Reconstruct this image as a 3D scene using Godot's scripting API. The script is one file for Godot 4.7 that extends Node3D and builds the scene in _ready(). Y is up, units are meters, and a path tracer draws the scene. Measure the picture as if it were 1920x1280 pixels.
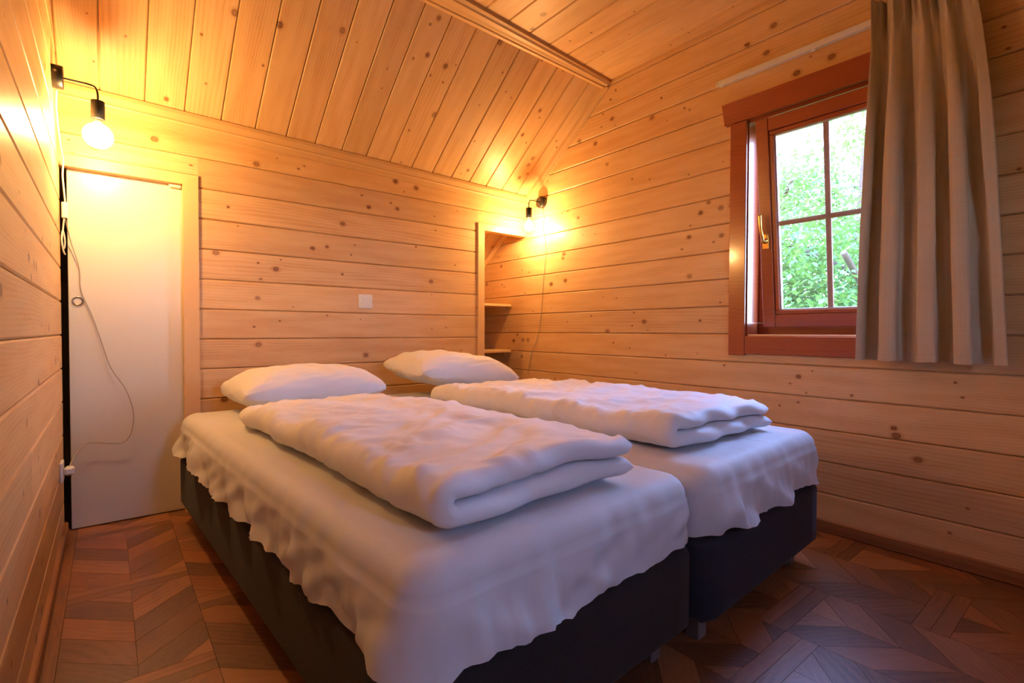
extends Node3D
# A small attic bedroom lined with pine boards: two box-spring beds, two bulb sconces, a tilted window with a taupe curtain.
# x runs along the headboard wall, z from that wall (0) towards the viewer, y up, metres.

const WR := 2.551          # plane of the window wall
const WL := -0.163         # plane of the left wall
const ZF := 4.4            # wall behind the camera
var rng := RandomNumberGenerator.new()
var M := {}
var taken := {}
var noise_a := FastNoiseLite.new()
var noise_b := FastNoiseLite.new()


func _ready() -> void:
	rng.seed = 7
	for n in [noise_a, noise_b]:
		n.noise_type = FastNoiseLite.TYPE_SIMPLEX_SMOOTH
		n.frequency = 1.0
		n.fractal_type = FastNoiseLite.FRACTAL_NONE
	noise_a.seed = 3
	noise_b.seed = 11
	# ---- camera
	var yaw := deg_to_rad(38.837)
	var pitch := deg_to_rad(1.135)
	var roll := deg_to_rad(0.143)
	var fw := Vector3(sin(yaw) * cos(pitch), -sin(pitch), -cos(yaw) * cos(pitch))
	var rt := Vector3(cos(yaw), 0, sin(yaw))
	var up := rt.cross(fw)
	var cam := Camera3D.new()
	cam.name = "camera"
	cam.fov = rad_to_deg(2.0 * atan(640.0 / 939.36))
	cam.near = 0.02
	cam.far = 200.0
	add_child(cam)
	cam.transform = Transform3D(Basis(rt * cos(roll) + up * sin(roll), -rt * sin(roll) + up * cos(roll), -fw), Vector3(0, 0.9136, 2.9877))
	cam.current = true
	# ---- sky, sun, exposure
	var sky_mat := ProceduralSkyMaterial.new()
	sky_mat.sky_top_color = Color(0.5, 0.64, 0.92)
	sky_mat.sky_horizon_color = Color(0.84, 0.9, 0.98)
	sky_mat.ground_bottom_color = Color(0.16, 0.2, 0.1)
	sky_mat.ground_horizon_color = Color(0.3, 0.36, 0.22)
	sky_mat.sun_angle_max = 1.0
	sky_mat.energy_multiplier = 42.0
	var sky := Sky.new()
	sky.sky_material = sky_mat
	var env := Environment.new()
	env.background_mode = Environment.BG_SKY
	env.sky = sky
	env.tonemap_mode = Environment.TONE_MAPPER_LINEAR
	env.tonemap_exposure = 1.05
	env.sdfgi_enabled = true
	env.ssao_enabled = true
	env.ssil_enabled = true
	var we := WorldEnvironment.new()
	we.name = "environment"
	we.environment = env
	add_child(we)
	var sun := DirectionalLight3D.new()
	sun.name = "sun"
	sun.light_color = Color(1.0, 0.96, 0.88)
	sun.light_energy = 1.6
	sun.light_angular_distance = 0.6
	sun.shadow_enabled = true
	add_child(sun)
	sun.look_at_from_position(Vector3(-6, 11, -5), Vector3.ZERO)
	# ---- the place
	make_materials()
	build_floor()
	build_walls()
	build_ceiling()
	build_nook()
	build_door()
	build_window()
	build_front_window()
	build_beds()
	build_lamps()
	build_small_things()
	build_curtain()
	build_garden()


# ------------------------------------------------------------------ helpers
func numbered(n: String) -> String:
	if not taken.has(n):
		taken[n] = 0
		return n
	taken[n] += 1
	return "%s_%03d" % [n, taken[n]]


func thing(called: String, label: String, category: String, at := Vector3.ZERO, turn := 0.0, group := "") -> Node3D:
	var o := Node3D.new()
	o.name = numbered(called)
	add_child(o)
	o.position = at
	o.rotation.y = turn
	tag(o, label, category, group)
	return o


func tag(o: Node, label: String, category := "", group := "", kind := "") -> void:
	if label:
		o.set_meta("label", label)
	if category:
		o.set_meta("category", category)
	if group:
		o.set_meta("group", group)
	if kind:
		o.set_meta("kind", kind)


func setting(called: String, label: String, category: String) -> Node3D:
	var o := thing(called, label, category)
	o.set_meta("kind", "structure")
	return o


func part(called: String, mesh: Mesh, mat: Material, parent: Node) -> MeshInstance3D:
	var o := MeshInstance3D.new()
	o.name = called
	o.mesh = mesh
	o.material_override = mat
	parent.add_child(o, true)
	return o


func tool_() -> SurfaceTool:
	var st := SurfaceTool.new()
	st.begin(Mesh.PRIMITIVE_TRIANGLES)
	return st


func done(st: SurfaceTool) -> ArrayMesh:
	st.generate_normals()
	return st.commit()


func tri_out(st: SurfaceTool, a: Vector3, b: Vector3, c: Vector3, mid: Vector3) -> void:
	# clockwise seen from outside
	if (b - a).cross(c - a).dot((a + b + c) / 3.0 - mid) > 0.0:
		var k := b
		b = c
		c = k
	st.add_vertex(a)
	st.add_vertex(b)
	st.add_vertex(c)


func quad_out(st: SurfaceTool, a: Vector3, b: Vector3, c: Vector3, d: Vector3, mid: Vector3) -> void:
	tri_out(st, a, b, c, mid)
	tri_out(st, a, c, d, mid)


func add_box(st: SurfaceTool, lo: Vector3, hi: Vector3, bevel := 0.0) -> void:
	# chamfered box, flat shaded
	st.set_smooth_group(-1)
	var mid := (lo + hi) / 2.0
	var h := (hi - lo) / 2.0
	var b: float = minf(bevel, minf(h.x, minf(h.y, h.z)) * 0.9)
	var corner := func(sx: float, sy: float, sz: float, keep: int) -> Vector3:
		var v := Vector3(sx * (h.x - b), sy * (h.y - b), sz * (h.z - b))
		v[keep] = [sx * h.x, sy * h.y, sz * h.z][keep]
		return mid + v
	for ax in 3:
		for s in [-1.0, 1.0]:
			var q: Array[Vector3] = []
			for k in [[-1.0, -1.0], [1.0, -1.0], [1.0, 1.0], [-1.0, 1.0]]:
				var g := [0.0, 0.0, 0.0]
				g[ax] = s
				g[(ax + 1) % 3] = k[0]
				g[(ax + 2) % 3] = k[1]
				q.append(corner.call(g[0], g[1], g[2], ax))
			quad_out(st, q[0], q[1], q[2], q[3], mid)
	if b <= 0.0:
		return
	for ax in 3:
		for s in [-1.0, 1.0]:
			for t in [-1.0, 1.0]:
				var q: Array[Vector3] = []
				for e in [[-1.0, (ax + 1) % 3], [1.0, (ax + 1) % 3], [1.0, (ax + 2) % 3], [-1.0, (ax + 2) % 3]]:
					var g := [0.0, 0.0, 0.0]
					g[ax] = e[0]
					g[(ax + 1) % 3] = s
					g[(ax + 2) % 3] = t
					q.append(corner.call(g[0], g[1], g[2], e[1]))
				quad_out(st, q[0], q[1], q[2], q[3], mid)
	for sx in [-1.0, 1.0]:
		for sy in [-1.0, 1.0]:
			for sz in [-1.0, 1.0]:
				tri_out(st, corner.call(sx, sy, sz, 0), corner.call(sx, sy, sz, 1), corner.call(sx, sy, sz, 2), mid)


func box(lo: Vector3, hi: Vector3, bevel := 0.0) -> ArrayMesh:
	var st := tool_()
	add_box(st, lo, hi, bevel)
	return done(st)


func prism(poly: Array, a: Vector3, b: Vector3, ex: Vector3, ey: Vector3, scale_b := Vector2.ONE) -> ArrayMesh:
	# convex outline (x along ex, y along ey) drawn from a to b
	var st := tool_()
	st.set_smooth_group(-1)
	var pa: Array[Vector3] = []
	var pb: Array[Vector3] = []
	for p in poly:
		pa.append(a + ex * p.x + ey * p.y)
		pb.append(b + ex * p.x * scale_b.x + ey * p.y * scale_b.y)
	var mid := Vector3.ZERO
	for i in pa.size():
		mid += (pa[i] + pb[i]) / (2.0 * pa.size())
	var n := pa.size()
	for i in n:
		quad_out(st, pa[i], pa[(i + 1) % n], pb[(i + 1) % n], pb[i], mid)
	for i in range(1, n - 1):
		tri_out(st, pa[0], pa[i], pa[i + 1], mid)
		tri_out(st, pb[0], pb[i], pb[i + 1], mid)
	return done(st)


func grid(nu: int, nv: int, f: Callable, flip := false, uv_scale := Vector2.ONE) -> ArrayMesh:
	# smooth surface f(u, v), u and v from 0 to 1; equal points are welded
	var st := tool_()
	st.set_smooth_group(0)
	var pts := PackedVector3Array()
	pts.resize((nu + 1) * (nv + 1))
	for i in nu + 1:
		for j in nv + 1:
			pts[i * (nv + 1) + j] = f.call(float(i) / nu, float(j) / nv)
	for i in nu:
		for j in nv:
			var ids := [i * (nv + 1) + j, (i + 1) * (nv + 1) + j, (i + 1) * (nv + 1) + j + 1, i * (nv + 1) + j + 1]
			var uvs := [Vector2(i, j), Vector2(i + 1, j), Vector2(i + 1, j + 1), Vector2(i, j + 1)]
			for k in ([0, 2, 1, 0, 3, 2] if flip else [0, 1, 2, 0, 2, 3]):
				st.set_uv(Vector2(uvs[k].x / nu, uvs[k].y / nv) * uv_scale)
				st.add_vertex(pts[ids[k]])
	return done(st)


func lathe(profile: Array, segs := 32) -> ArrayMesh:
	# (radius, height) pairs turned round y
	var n := profile.size() - 1
	return grid(segs, n, func(u: float, v: float) -> Vector3:
		var p: Vector2 = profile[int(round(v * n))]
		return Vector3(p.x * cos(u * TAU), p.y, p.x * sin(u * TAU)), true)


func tube(points: Array, r: float, sides := 8, per := 6) -> ArrayMesh:
	var path: Array[Vector3] = []
	for i in points.size() - 1:
		var a: Vector3 = points[maxi(i - 1, 0)]
		var b: Vector3 = points[i]
		var c: Vector3 = points[i + 1]
		var d: Vector3 = points[mini(i + 2, points.size() - 1)]
		for k in per:
			path.append(b.cubic_interpolate(c, a, d, float(k) / per))
	path.append(points[-1])
	var n := path.size() - 1
	var xs: Array[Vector3] = []
	var ys: Array[Vector3] = []
	var side := Vector3.ZERO
	for i in n + 1:
		var t := (path[mini(i + 1, n)] - path[maxi(i - 1, 0)]).normalized()
		if side == Vector3.ZERO:
			side = t.cross(Vector3(0.31, 0.52, 0.79)).normalized()
		side = (side - t * side.dot(t)).normalized()
		xs.append(side)
		ys.append(t.cross(side))
	return grid(sides, n + 2, func(u: float, v: float) -> Vector3:
		var j := int(round(v * (n + 2)))
		var i := clampi(j - 1, 0, n)
		var rr := 0.0 if j == 0 or j == n + 2 else r
		return path[i] + (xs[i] * cos(u * TAU) + ys[i] * sin(u * TAU)) * rr)


func ring_point(w: float, l: float, rc: float, p: float) -> Array:
	# point and outward normal on a rounded rectangle 0..w, 0..l, p from 0 to 1 by arc length
	var sx := w - 2 * rc
	var sz := l - 2 * rc
	var arc := rc * PI / 2
	var s := fposmod(p, 1.0) * (2 * sx + 2 * sz + 4 * arc)
	var legs := [[sx, Vector2(rc, 0), Vector2(1, 0)], [sz, Vector2(w, rc), Vector2(0, 1)], [sx, Vector2(w - rc, l), Vector2(-1, 0)], [sz, Vector2(0, l - rc), Vector2(0, -1)]]
	for k in 4:
		var d: Vector2 = legs[k][2]
		var nrm := Vector2(d.y, -d.x)
		if s <= legs[k][0]:
			return [legs[k][1] + d * s, nrm]
		s -= legs[k][0]
		if s <= arc:
			var a := s / rc
			var c: Vector2 = legs[k][1] + d * legs[k][0] - nrm * rc
			var o := nrm * cos(a) + d * sin(a)
			return [c + o * rc, o]
		s -= arc
	return [Vector2(rc, 0), Vector2(0, -1)]


func slab(w: float, l: float, y0: float, y1: float, rc: float, re: float, nu := 96) -> ArrayMesh:
	# upholstered block with rounded upright corners and rounded edges
	var rows: Array[Vector2] = [Vector2(-9, y0), Vector2(-re, y0)]   # inset from the outline, height
	for k in 7:
		var a := PI / 2 * k / 6.0
		rows.append(Vector2(-re * (1 - sin(a)), y0 + re * (1 - cos(a))))
	for k in 7:
		var a := PI / 2 * k / 6.0
		rows.append(Vector2(-re * (1 - cos(a)), y1 - re * (1 - sin(a))))
	rows.append(Vector2(-re * 1.02, y1))
	rows.append(Vector2(-9, y1))
	var n := rows.size() - 1
	return grid(nu, n, func(u: float, v: float) -> Vector3:
		var q := ring_point(w, l, rc, u)
		var row := rows[int(round(v * n))]
		if row.x < -5:
			return Vector3(w / 2, row.y, l / 2)
		var p: Vector2 = q[0] + q[1] * row.x
		return Vector3(p.x, row.y, p.y), false, Vector2(8, 2))


# ------------------------------------------------------------------ materials
func plain(color: Color, rough: float, metal := 0.0) -> StandardMaterial3D:
	var m := StandardMaterial3D.new()
	m.albedo_color = color
	m.roughness = rough
	m.metallic = metal
	return m


func wood_atlas(wpx: int, hpx: int, strips: int, length: float, width: float, base: Color, late: Color, knot: Color, ring_rate: float, knots: int, seed_: int) -> ImageTexture:
	# strips of sawn timber, seamless along their length; rings, fine fibre and knots
	var r := RandomNumberGenerator.new()
	r.seed = seed_
	var bytes := PackedByteArray()
	bytes.resize(wpx * hpx * strips * 3)
	var at := 0
	for s in strips:
		var ks: Array = []
		for k in knots + r.randi_range(-1, 2) if knots > 0 else 0:
			var big := r.randf() < 0.35
			ks.append([r.randf() * length, (0.08 + 0.84 * r.randf()) * width, r.randf_range(0.0075, 0.0125) if big else r.randf_range(0.0025, 0.006), r.randf_range(0.55, 1.0)])
		var off := r.randf() * 40.0
		var rate := ring_rate * r.randf_range(0.6, 1.25)
		var strength := r.randf_range(0.55, 1.0)
		var wave := r.randf_range(0.012, 0.035)
		var tone := r.randf_range(-0.5, 0.5)
		for y in hpx:
			var v := (y + 0.5) / hpx * width
			for x in wpx:
				var a := TAU * x / wpx
				var cx := cos(a) * length / TAU
				var cz := sin(a) * length / TAU
				var u := length * x / wpx
				var bend := wave * noise_a.get_noise_3d(cx * 1.1 + off, v * 5.0, cz * 1.1)
				var dark := 0.0
				var halo := 0.0
				for k in ks:
					var du := wrapf(u - k[0], -length / 2, length / 2)
					var rr: float = k[2]
					if absf(du) > rr * 8.0:
						continue
					var dv: float = v - k[1]
					var d := sqrt(du * du / 1.7 + dv * dv) / rr
					var near := exp(-d * d / 7.0)
					bend -= signf(dv) * rr * 0.9 * near * minf(absf(dv) / rr, 1.0)
					if d < 1.0:
						dark = maxf(dark, k[3] * (0.72 + 0.28 * smoothstep(0.55, 0.95, d)) * (1.0 - 0.25 * sin(d * 16.0)))
					elif d < 2.1:
						halo = maxf(halo, (2.1 - d) / 1.1 * 0.45 * k[3])
				var t := fposmod((v + bend) * rate + off, 1.0)
				var lw := smoothstep(0.35, 0.93, t) * (1.0 - smoothstep(0.93, 1.0, t))
				var fine := noise_b.get_noise_3d(cx * 9.0, v * 820.0 + off, cz * 9.0)
				var broad := noise_a.get_noise_3d(cx * 2.5, v * 22.0 + off, cz * 2.5 + 9.0)
				var f := clampf(0.46 * lw * strength * (0.75 + 0.5 * broad) + 0.14 * fine + 0.16 * broad + 0.1 * tone + 0.1, 0.0, 1.0)
				var c := base.lerp(late, f)
				c = c.lerp(late.lerp(knot, 0.35), halo)
				c = c.lerp(knot, clampf(dark, 0.0, 1.0))
				bytes[at] = c.r8
				bytes[at + 1] = c.g8
				bytes[at + 2] = c.b8
				at += 3
	return ImageTexture.create_from_image(Image.create_from_data(wpx, hpx * strips, false, Image.FORMAT_RGB8, bytes))


func weave(n: int, dark: float, seed_: int) -> ImageTexture:
	# threads crossing, each with its own tone
	var r := RandomNumberGenerator.new()
	r.seed = seed_
	var warp: Array[float] = []
	var weft: Array[float] = []
	for i in n:
		warp.append(r.randf())
		weft.append(r.randf())
	var im := Image.create(n, n, false, Image.FORMAT_RGB8)
	for y in n:
		for x in n:
			var over := (x / 2 + y / 2) % 2 == 0
			var g := 1.0 - dark * (warp[x] if over else weft[y]) - dark * 0.25 * r.randf()
			im.set_pixel(x, y, Color(g, g, g))
	return ImageTexture.create_from_image(im)


func make_materials() -> void:
	var pine := wood_atlas(2048, 88, 8, 3.0, 0.153, Color8(226, 188, 136), Color8(194, 140, 84), Color8(98, 52, 24), 95.0, 10, 5)
	var k := 0
	for tint in [Color(1, 1, 1), Color(0.965, 0.95, 0.93), Color(1.0, 0.985, 0.96), Color(0.94, 0.93, 0.92)]:
		var m := plain(tint, 0.42)
		m.albedo_texture = pine
		m.metallic_specular = 0.45
		M["pine%d" % k] = m
		k += 1
	var oak := wood_atlas(1024, 64, 8, 0.9, 0.1, Color8(164, 111, 75), Color8(92, 56, 37), Color8(40, 22, 14), 190.0, 0, 21)
	k = 0
	for tint in [Color(1, 0.98, 0.95), Color(0.84, 0.8, 0.76), Color(0.93, 0.88, 0.84), Color(0.76, 0.73, 0.7), Color(0.98, 0.9, 0.82)]:
		var m := plain(tint, 0.4)
		m.metallic_specular = 0.6
		m.albedo_texture = oak
		M["oak%d" % k] = m
		k += 1
	var skirt := plain(Color(1, 1, 1), 0.45)
	skirt.albedo_texture = oak   # the floor laminate's own skirting
	M.skirting = skirt
	var red := wood_atlas(512, 64, 4, 0.8, 0.1, Color8(158, 70, 30), Color8(128, 48, 18), Color8(90, 30, 12), 120.0, 0, 33)
	var varnish := plain(Color(1, 1, 1), 0.3)
	varnish.albedo_texture = red
	varnish.uv1_triplanar = true
	varnish.uv1_world_triplanar = true
	varnish.uv1_scale = Vector3(1.2, 1.2, 1.2)
	varnish.clearcoat_enabled = true
	varnish.clearcoat = 0.6
	varnish.clearcoat_roughness = 0.12
	M.varnish = varnish
	var sheet := plain(Color(0.81, 0.81, 0.81), 0.62)
	sheet.rim_enabled = true
	sheet.rim = 0.15
	M.sheet = sheet
	var linen := plain(Color(0.88, 0.88, 0.89), 0.66)
	linen.rim_enabled = true
	linen.rim = 0.2
	M.linen = linen
	for d in [["charcoal", Color(0.19, 0.175, 0.175)], ["navy", Color(0.145, 0.175, 0.24)]]:
		var m := plain(d[1], 0.85)
		m.albedo_texture = weave(128, 0.5, 4)
		m.uv1_scale = Vector3(9, 9, 9)
		m.uv1_triplanar = true
		m.rim_enabled = true
		m.rim = 0.35
		m.rim_tint = 0.5
		M[d[0]] = m
	var curtain := plain(Color(0.8, 0.73, 0.62), 0.9)
	curtain.albedo_texture = weave(256, 0.08, 8)
	curtain.uv1_scale = Vector3(4, 6, 1)
	curtain.backlight_enabled = true
	curtain.backlight = Color(0.12, 0.1, 0.08)
	M.curtain = curtain
	M.white = plain(Color(0.88, 0.87, 0.84), 0.35)
	M.door = plain(Color(0.86, 0.83, 0.77), 0.3)
	M.black = plain(Color(0.035, 0.033, 0.032), 0.42)
	M.underlay = plain(Color(0.5, 0.46, 0.4), 0.9)
	M.brass = plain(Color(0.83, 0.66, 0.36), 0.25, 1.0)
	M.steel = plain(Color(0.62, 0.58, 0.52), 0.3, 1.0)
	M.lead = plain(Color(0.66, 0.62, 0.56), 0.4)
	M.spacer = plain(Color(0.75, 0.77, 0.8), 0.25, 0.6)
	M.leg = plain(Color(0.42, 0.39, 0.37), 0.5)
	M.plaster = plain(Color(0.8, 0.74, 0.64), 0.9)
	M.bar = plain(Color(0.5, 0.32, 0.22), 0.5)
	var glass := plain(Color(1, 1, 1, 0.04), 0.0)
	glass.transparency = BaseMaterial3D.TRANSPARENCY_ALPHA
	M.glass = glass
	var bulb := plain(Color(1, 0.97, 0.9, 0.04), 0.0)
	bulb.transparency = BaseMaterial3D.TRANSPARENCY_ALPHA
	M.bulb = bulb
	var glow := plain(Color(1, 0.8, 0.5), 0.5)
	glow.emission_enabled = true
	glow.emission = Color(1, 0.74, 0.4)
	glow.emission_energy_multiplier = 30.0
	M.glow = glow
	M.bark = plain(Color(0.33, 0.26, 0.2), 0.9)
	M.grass = plain(Color(0.3, 0.42, 0.16), 0.95)
	k = 0
	for c in [Color(0.29, 0.46, 0.18), Color(0.24, 0.42, 0.21), Color(0.36, 0.5, 0.19)]:
		var m := plain(c, 0.55)
		m.backlight_enabled = true
		m.backlight = Color(0.38, 0.48, 0.2)
		M["leaf%d" % k] = m
		k += 1


func pine() -> Material:
	return M["pine%d" % [0, 0, 1, 2, 2, 3][rng.randi() % 6]]


func timber(length: float, width: float, thick: float, chamfer: float, strips := 8, span := 3.0) -> ArrayMesh:
	# one board: x along 0..length, y across 0..width, front face at z = 0 with chamfered long edges; its own strip of grain
	var st := tool_()
	st.set_smooth_group(-1)
	var strip := rng.randi() % strips
	var off := rng.randf()
	var flip := rng.randf() < 0.5
	var gap := 0.0012
	var outline := [Vector2(gap, -thick), Vector2(gap, -chamfer), Vector2(gap + chamfer, 0), Vector2(width - gap - chamfer, 0), Vector2(width - gap, -chamfer), Vector2(width - gap, -thick)]
	var put := func(x: float, p: Vector2) -> void:
		var v := clampf(p.y * 0.0 + p.x / width, 0.0, 1.0)
		st.set_uv(Vector2(x / span + off, (strip + 0.03 + 0.94 * (1.0 - v if flip else v)) / strips))
		st.add_vertex(Vector3(x, p.x, p.y))
	var n := outline.size()
	for i in n:
		var a: Vector2 = outline[i]
		var b: Vector2 = outline[(i + 1) % n]
		for q in [[0.0, a], [length, b], [length, a], [0.0, a], [0.0, b], [length, b]]:
			put.call(q[0], q[1])
	for i in range(1, n - 1):
		for q in [[0.0, outline[0]], [0.0, outline[i + 1]], [0.0, outline[i]]]:
			put.call(q[0], q[1])
		for q in [[length, outline[0]], [length, outline[i]], [length, outline[i + 1]]]:
			put.call(q[0], q[1])
	return done(st)


func lay(parent: Node, called: String, at: Vector3, along: Vector3, across: Vector3, length: float, width: float, mat: Material, thick := 0.019, chamfer := 0.005) -> MeshInstance3D:
	var o := part(called, timber(length, width, thick, chamfer), mat, parent)
	var x := along.normalized()
	var z := x.cross(across).normalized()
	o.transform = Transform3D(Basis(x, z.cross(x), z), at)
	return o


# ------------------------------------------------------------------ floor
func build_floor() -> void:
	var f := setting("floor", "dark brown laminate floor printed with chevron slats", "floor")
	part("subfloor", box(Vector3(-1.25, -0.2, -1.2), Vector3(WR + 0.25, -0.012, ZF + 0.2)), M.underlay, f)
	var wide := 0.345
	for c in range(-1, 8):
		var x0 := maxf(-0.12 + wide * c, WL)
		var x1 := minf(-0.12 + wide * (c + 1), WR)
		var first: float = {-1: -0.5, 0: -0.583, 1: -0.28, 5: -0.35, 6: -0.03, 7: -0.4}.get(c, -0.15 - 0.11 * absf(c - 3))
		var z := first
		while z < ZF:
			var za := maxf(z, -0.12)
			var zb := minf(z + 0.66, ZF)
			z += 0.66
			if zb - za < 0.02:
				continue
			var board := Node3D.new()
			board.name = "laminate_board"
			f.add_child(board, true)
			board.position = Vector3(x0, 0, za)
			var seen: bool = (c <= 1 and za < 1.6) or (c >= 3 and zb > 2.05 and za < 2.95)
			if c == -1 or not seen:
				var whole: Array = [Vector2(0, 0), Vector2(x1 - x0, 0), Vector2(x1 - x0, zb - za), Vector2(0, zb - za)]
				slat(board, PackedVector2Array(whole), Vector2(0, 1))
				continue
			var w := x1 - x0
			var h := wide / 2
			var l := zb - za
			var e := 0.046
			for zz in [[0.0, e], [l - e, l]]:
				slat(board, PackedVector2Array([Vector2(0, zz[0]), Vector2(w, zz[0]), Vector2(w, zz[1]), Vector2(0, zz[1])]), Vector2(1, 0))
			for half in 2:
				var xa := 0.0 if half == 0 else h
				var xb := minf(h, w) if half == 0 else w
				if xb - xa < 0.01:
					continue
				var room := PackedVector2Array([Vector2(xa, e), Vector2(xb, e), Vector2(xb, l - e), Vector2(xa, l - e)])
				var rise := h * 0.9
				var k := -2
				while k * 0.135 < l + rise:
					var q := k * 0.135
					var p := PackedVector2Array([Vector2(xa, q), Vector2(xa + h, q + rise), Vector2(xa + h, q + rise + 0.135), Vector2(xa, q + 0.135)])
					if half == 1:
						p = PackedVector2Array([Vector2(xa, q + rise), Vector2(xa + h, q), Vector2(xa + h, q + 0.135), Vector2(xa, q + rise + 0.135)])
					for cut in Geometry2D.intersect_polygons(p, room):
						if cut.size() > 2:
							slat(board, cut, Vector2(h, rise if half == 0 else -rise).normalized())
					k += 1
	for side in [["baseboard_right", WR - 0.014, WR, 1.0], ["baseboard_left", WL, WL + 0.014, -1.0]]:
		var b := setting(side[0], "low brown wood-look skirting along the %s" % ("window wall" if side[3] > 0 else "wall beside the door"), "skirting")
		var o := part("skirting_board", timber(ZF if side[3] > 0 else ZF - 0.01, 0.058, 0.014, 0.004), M.skirting, b)
		var inward := Vector3(-side[3], 0, 0)
		var along := Vector3.UP.cross(inward)
		var start := Vector3(side[1] if side[3] > 0 else side[2], 0.0, 0.005 if along.z > 0 else ZF)
		o.transform = Transform3D(Basis(along, Vector3.UP, inward), start)


func slat(board: Node3D, outline: PackedVector2Array, along: Vector2) -> void:
	# one printed slat of the laminate, drawn in a hair from its neighbours, grain along it
	var inner := Geometry2D.offset_polygon(outline, -0.0006)
	if inner.is_empty() or inner[0].size() < 3:
		return
	var p: PackedVector2Array = inner[0]
	var st := tool_()
	st.set_smooth_group(-1)
	var off := Vector2(rng.randf(), float(rng.randi() % 8))
	var across := Vector2(-along.y, along.x)
	var lo := 1e9
	for q in p:
		lo = minf(lo, q.dot(across))
	var put := func(q: Vector2, y: float) -> void:
		st.set_uv(Vector2(q.dot(along) / 0.9 + off.x, (off.y + 0.04 + 0.92 * fposmod((q.dot(across) - lo) / 0.4, 1.0)) / 8.0))
		st.add_vertex(Vector3(q.x, y, q.y))
	if Geometry2D.is_polygon_clockwise(p):
		p.reverse()
	for i in range(1, p.size() - 1):
		put.call(p[0], 0.0)
		put.call(p[i], 0.0)
		put.call(p[i + 1], 0.0)
	for i in p.size():
		var a := p[i]
		var b := p[(i + 1) % p.size()]
		for q in [[a, 0.0], [a, -0.012], [b, 0.0], [b, 0.0], [a, -0.012], [b, -0.012]]:
			put.call(q[0], q[1])
	part("slat", done(st), M["oak%d" % (rng.randi() % 5)], board)


# ------------------------------------------------------------------ walls
func build_walls() -> void:
	# window wall: boards along z, cut at the window opening
	var r := setting("wall_right", "pale knotty pine board wall around the window", "wall")
	for p in [[-1.2, 1.71, 0.0, 2.75], [2.49, ZF + 0.2, 0.0, 2.75], [1.71, 2.49, 0.0, 0.87], [1.71, 2.49, 2.0, 2.75]]:
		part("backing", box(Vector3(WR + 0.019, p[2] - 0.2 if p[2] == 0.0 else p[2], p[0]), Vector3(WR + 0.2, p[3], p[1])), M.plaster, r)
	for k in range(-7, 13):
		var y0 := maxf(0.9044 + 0.146 * k, 0.0)
		var y1 := minf(0.9044 + 0.146 * (k + 1), 2.75)
		var spans := [[-0.75, ZF]]
		if k >= 0 and k <= 7:
			spans = [[-0.75, 1.722], [2.478, ZF]]
		for s in spans:
			lay(r, "wall_board", Vector3(WR, y0, s[0]), Vector3(0, 0, 1), Vector3.UP, s[1] - s[0], y1 - y0, pine())
	# headboard wall: boards along x, between the door on one side and the alcove on the other
	var b := setting("wall_back", "low knotty pine board wall behind the pillows", "wall")
	for p in [[0.36, 2.083, 0.0, 2.02], [WL, 0.36, 1.697, 2.02], [2.083, WR, 1.70, 1.99]]:
		part("backing", box(Vector3(p[0], p[2], -0.06), Vector3(p[1], p[3], -0.019)), M.plaster, b)
	for k in range(-6, 8):
		var y0 := maxf(0.8713 + 0.1534 * k, 0.0)
		var y1 := minf(0.8713 + 0.1534 * (k + 1), 1.985)
		if y1 - y0 < 0.015:
			continue
		if k <= 4:
			lay(b, "wall_board", Vector3(0.36, y0, 0), Vector3.RIGHT, Vector3.UP, 1.723, y1 - y0, pine())
		elif k == 5:
			lay(b, "wall_board", Vector3(0.36, y0, 0), Vector3.RIGHT, Vector3.UP, 1.723, y1 - y0, pine())
			lay(b, "wall_board", Vector3(WL, 1.697, 0), Vector3.RIGHT, Vector3.UP, 0.36 - WL, y1 - 1.697, pine())
			lay(b, "wall_board", Vector3(2.083, 1.70, 0), Vector3.RIGHT, Vector3.UP, WR - 2.083, y1 - 1.70, pine())
		else:
			lay(b, "wall_board", Vector3(WL, y0, 0), Vector3.RIGHT, Vector3.UP, 0.15, y1 - y0, pine())
			lay(b, "wall_board", Vector3(WL + 0.15, y0, 0), Vector3.RIGHT, Vector3.UP, WR - WL - 0.15, y1 - y0, pine())
	# left wall, beside the camera
	var l := setting("wall_left", "lacquered pine board wall beside the white door", "wall")
	part("backing", box(Vector3(WL - 0.2, -0.2, 0.0), Vector3(WL - 0.019, 2.75, ZF + 0.2)), M.plaster, l)
	for k in range(-7, 13):
		var y0 := maxf(0.8935 + 0.1487 * k, 0.0)
		var y1 := minf(0.8935 + 0.1487 * (k + 1), 2.7)
		if y1 - y0 < 0.02:
			continue
		var cut: float = [4.0, 0.62, 4.0, 0.9, 1.15, 4.0, 0.45][(k + 7) % 7] if k < -1 else 4.0
		if cut < 3.0:
			lay(l, "wall_board", Vector3(WL, y0, cut), Vector3(0, 0, -1), Vector3.UP, cut, y1 - y0, pine())
			lay(l, "wall_board", Vector3(WL, y0, ZF), Vector3(0, 0, -1), Vector3.UP, ZF - cut, y1 - y0, pine())
		else:
			lay(l, "wall_board", Vector3(WL, y0, ZF), Vector3(0, 0, -1), Vector3.UP, ZF, y1 - y0, pine())
	# wall behind the camera, with its own window opening
	var w := setting("wall_front", "plain wall with a second window opposite the beds", "wall")
	for p in [[WL - 0.2, 0.55, -0.2, 2.75], [0.97, WR + 0.2, -0.2, 2.75], [0.55, 0.97, -0.2, 1.2], [0.55, 0.97, 1.95, 2.75]]:
		part("panel", box(Vector3(p[0], p[2], ZF), Vector3(p[1], p[3], ZF + 0.2)), M.plaster, w)


func slope_y(x: float, z: float) -> float:
	return 2.004 - 0.0175 * x + 0.745 * (z - 0.02)


func flat_y(x: float) -> float:
	return 2.585 - 0.0175 * x


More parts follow.
